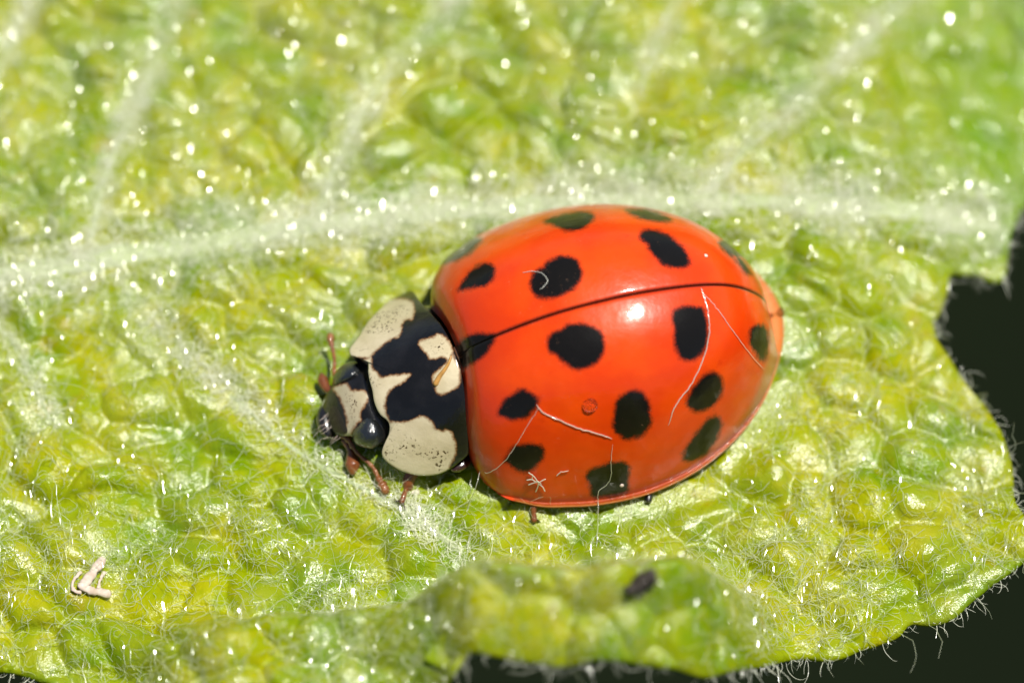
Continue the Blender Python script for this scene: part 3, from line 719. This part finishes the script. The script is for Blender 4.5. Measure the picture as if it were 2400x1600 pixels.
thread([(1262,955,'b'),(1240,990,'b'),(1210,1040,'b'),(1182,1080,'b'),(1145,1106,'b'),(1126,1124,'a'),(1118,1160,'a'),(1098,1190,'l'),(1084,1235,'l')], .006, "thin thread trailing from the left wing case past the shoulder onto the leaf")
thread([(1436,1040,'b'),(1431,1080,'b'),(1432,1110,'b'),(1420,1135,'b'),(1403,1148,'b'),(1402,1180,'b'),(1402,1210,'a'),(1400,1250,'l'),(1398,1285,'l')], .006, "thread hanging across a black spot at the left wing margin down to the leaf")
thread([(1226,640,'b'),(1252,637,'b'),(1275,645,'b'),(1284,658,'b'),(1278,670,'b'),(1266,679,'b')], .008, "short hooked white fibre on an oval black spot of the right wing case")
thread([(1304,1112,'b'),(1315,1104,'b'),(1333,1100,'b')], .009, "short white splinter of fibre beside the tangled tuft on the left wing case")
# ball of tiny fibres
parts = []
for a_, b_ in [((1240,1104),(1262,1128)),((1236,1121),(1252,1122)),((1240,1132),(1262,1126)),((1252,1124),(1268,1130)),((1262,1128),(1278,1119)),((1262,1128),(1256,1148)),((1262,1130),(1277,1147)),((1247,1118),(1247,1108))]:
    A_ = on_shell(np.array([a_, ((a_[0] + b_[0]) / 2 + 2, (a_[1] + b_[1]) / 2 - 2), b_]), .03); parts.append(tube(catmull(A_, 3, False), .010, 6))
V, F = join(parts); mesh('fibre_tuft', V, F, M_SILK, label="tiny tangled tuft of white fibres near the left wing margin", cat='fibre tuft', base=V.mean(0))
def lump(name, px, r, where, material, label, cat, flat=.6, n=10, jag=.25, seed=0, stretch=(1, 1), rot=0):
    rg = np.random.default_rng(seed); c = on_shell(px, r * flat * .5)[0] if where == 'b' else on_leaf(px, r * flat * .6)[0]
    nrm = EN[np.where(EF, ((EQ - np.array(px))**2).sum(1), 1e9).argmin()] if where == 'b' else np.array([0, 0, 1.])
    e1 = np.cross(nrm, [0, 1, 0]); e1 /= np.linalg.norm(e1); e2 = np.cross(nrm, e1)
    th = np.linspace(0, np.pi, n); ph = np.linspace(0, 2 * np.pi, n + 4, endpoint=False); T, Pp = np.meshgrid(th, ph, indexing='ij')
    rr = r * (1 + jag * (rg.random(T.shape) - .5) * np.sin(T)); x_ = rr * np.sin(T) * np.cos(Pp) * stretch[0]; y_ = rr * np.sin(T) * np.sin(Pp) * stretch[1]; z_ = rr * np.cos(T) * flat
    ca, sa = math.cos(rot), math.sin(rot); x_, y_ = x_ * ca - y_ * sa, x_ * sa + y_ * ca
    V = c + x_.reshape(-1, 1) * e1 + y_.reshape(-1, 1) * e2 + z_.reshape(-1, 1) * nrm
    return mesh(name, V, gridfaces(n, n + 4, True), material, label=label, cat=cat, base=c)
lump('pollen_grain', (1654,600), .032, 'b', M_PALE, "tiny white grain on bare orange of the ladybird's right wing case", 'grain', seed=1)
lump('pollen_grain', (1457,1136), .034, 'b', M_PALE, "tiny pale grain on a black spot at the left wing margin", 'grain', seed=2)
lump('dewdrop', (1383,947), .115, 'b', m_glass("dew"), "small clear dewdrop on the ladybird's left wing case among the spots", 'dewdrop', flat=.5, n=16, jag=0)
# crumbs on the leaf
def bars(list_, r, lift=.12):
    ps = []
    for pts in list_:
        P = on_leaf(pts, lift); P = catmull(P, 5, False); P += rng.normal(0, .006, P.shape)
        ps.append(tube(P, r * (1 + .5 * fbm(np.arange(len(P)) * .35 + r * 90, np.zeros(len(P)), 2)), 9, .55))
    return join(ps)
V, F = bars([[(238,1322),(224,1342),(208,1362),(196,1378)]], .075); V2, F2 = bars([[(192,1378),(210,1388),(232,1393),(256,1397)]], .062); V3, F3 = bars([[(190,1345),(174,1362),(172,1385),(190,1392)],[(246,1345),(236,1360),(232,1380)]], .028, .08)
V, F = join([(V, F), (V2, F2), (V3, F3)]); mesh('husk_crumb', V, F, M_PALE, label='pale bent husk fragment lying on the leaf far from the ladybird', cat='husk', base=V.mean(0))
ps = []
rg = np.random.default_rng(12)
for cx_, cy_, rr_ in [(1478,1388,.08),(1493,1381,.11),(1508,1369,.12),(1524,1359,.10),(1502,1393,.07),(1530,1370,.06)]:
    c = on_leaf((cx_, cy_), .14)[0]; th = np.linspace(0, np.pi, 9); ph = np.linspace(0, 2 * np.pi, 12, endpoint=False); T, Pp = np.meshgrid(th, ph, indexing='ij')
    q_ = rr_ * (1 + .9 * (rg.random(T.shape) - .5) * np.sin(T)); V = c + np.stack([q_ * np.sin(T) * np.cos(Pp), q_ * np.sin(T) * np.sin(Pp), q_ * np.cos(T)], -1).reshape(-1, 3); ps.append((V, gridfaces(9, 12, True)))
V, F = join(ps); mesh('dark_crumb', V, F, M_CRUMB, label='dark brown crumb of dirt on the curled leaf margin', cat='crumb', base=V.mean(0))

# ================================================================== millimetres to metres
for o in list(scene.objects):
    if o.parent is None and o.type not in {'CAMERA', 'LIGHT'}:
        o.location = o.location * U; o.scale = (U, U, U)
for o in scene.objects:
    if '_org' in o: del o['_org']
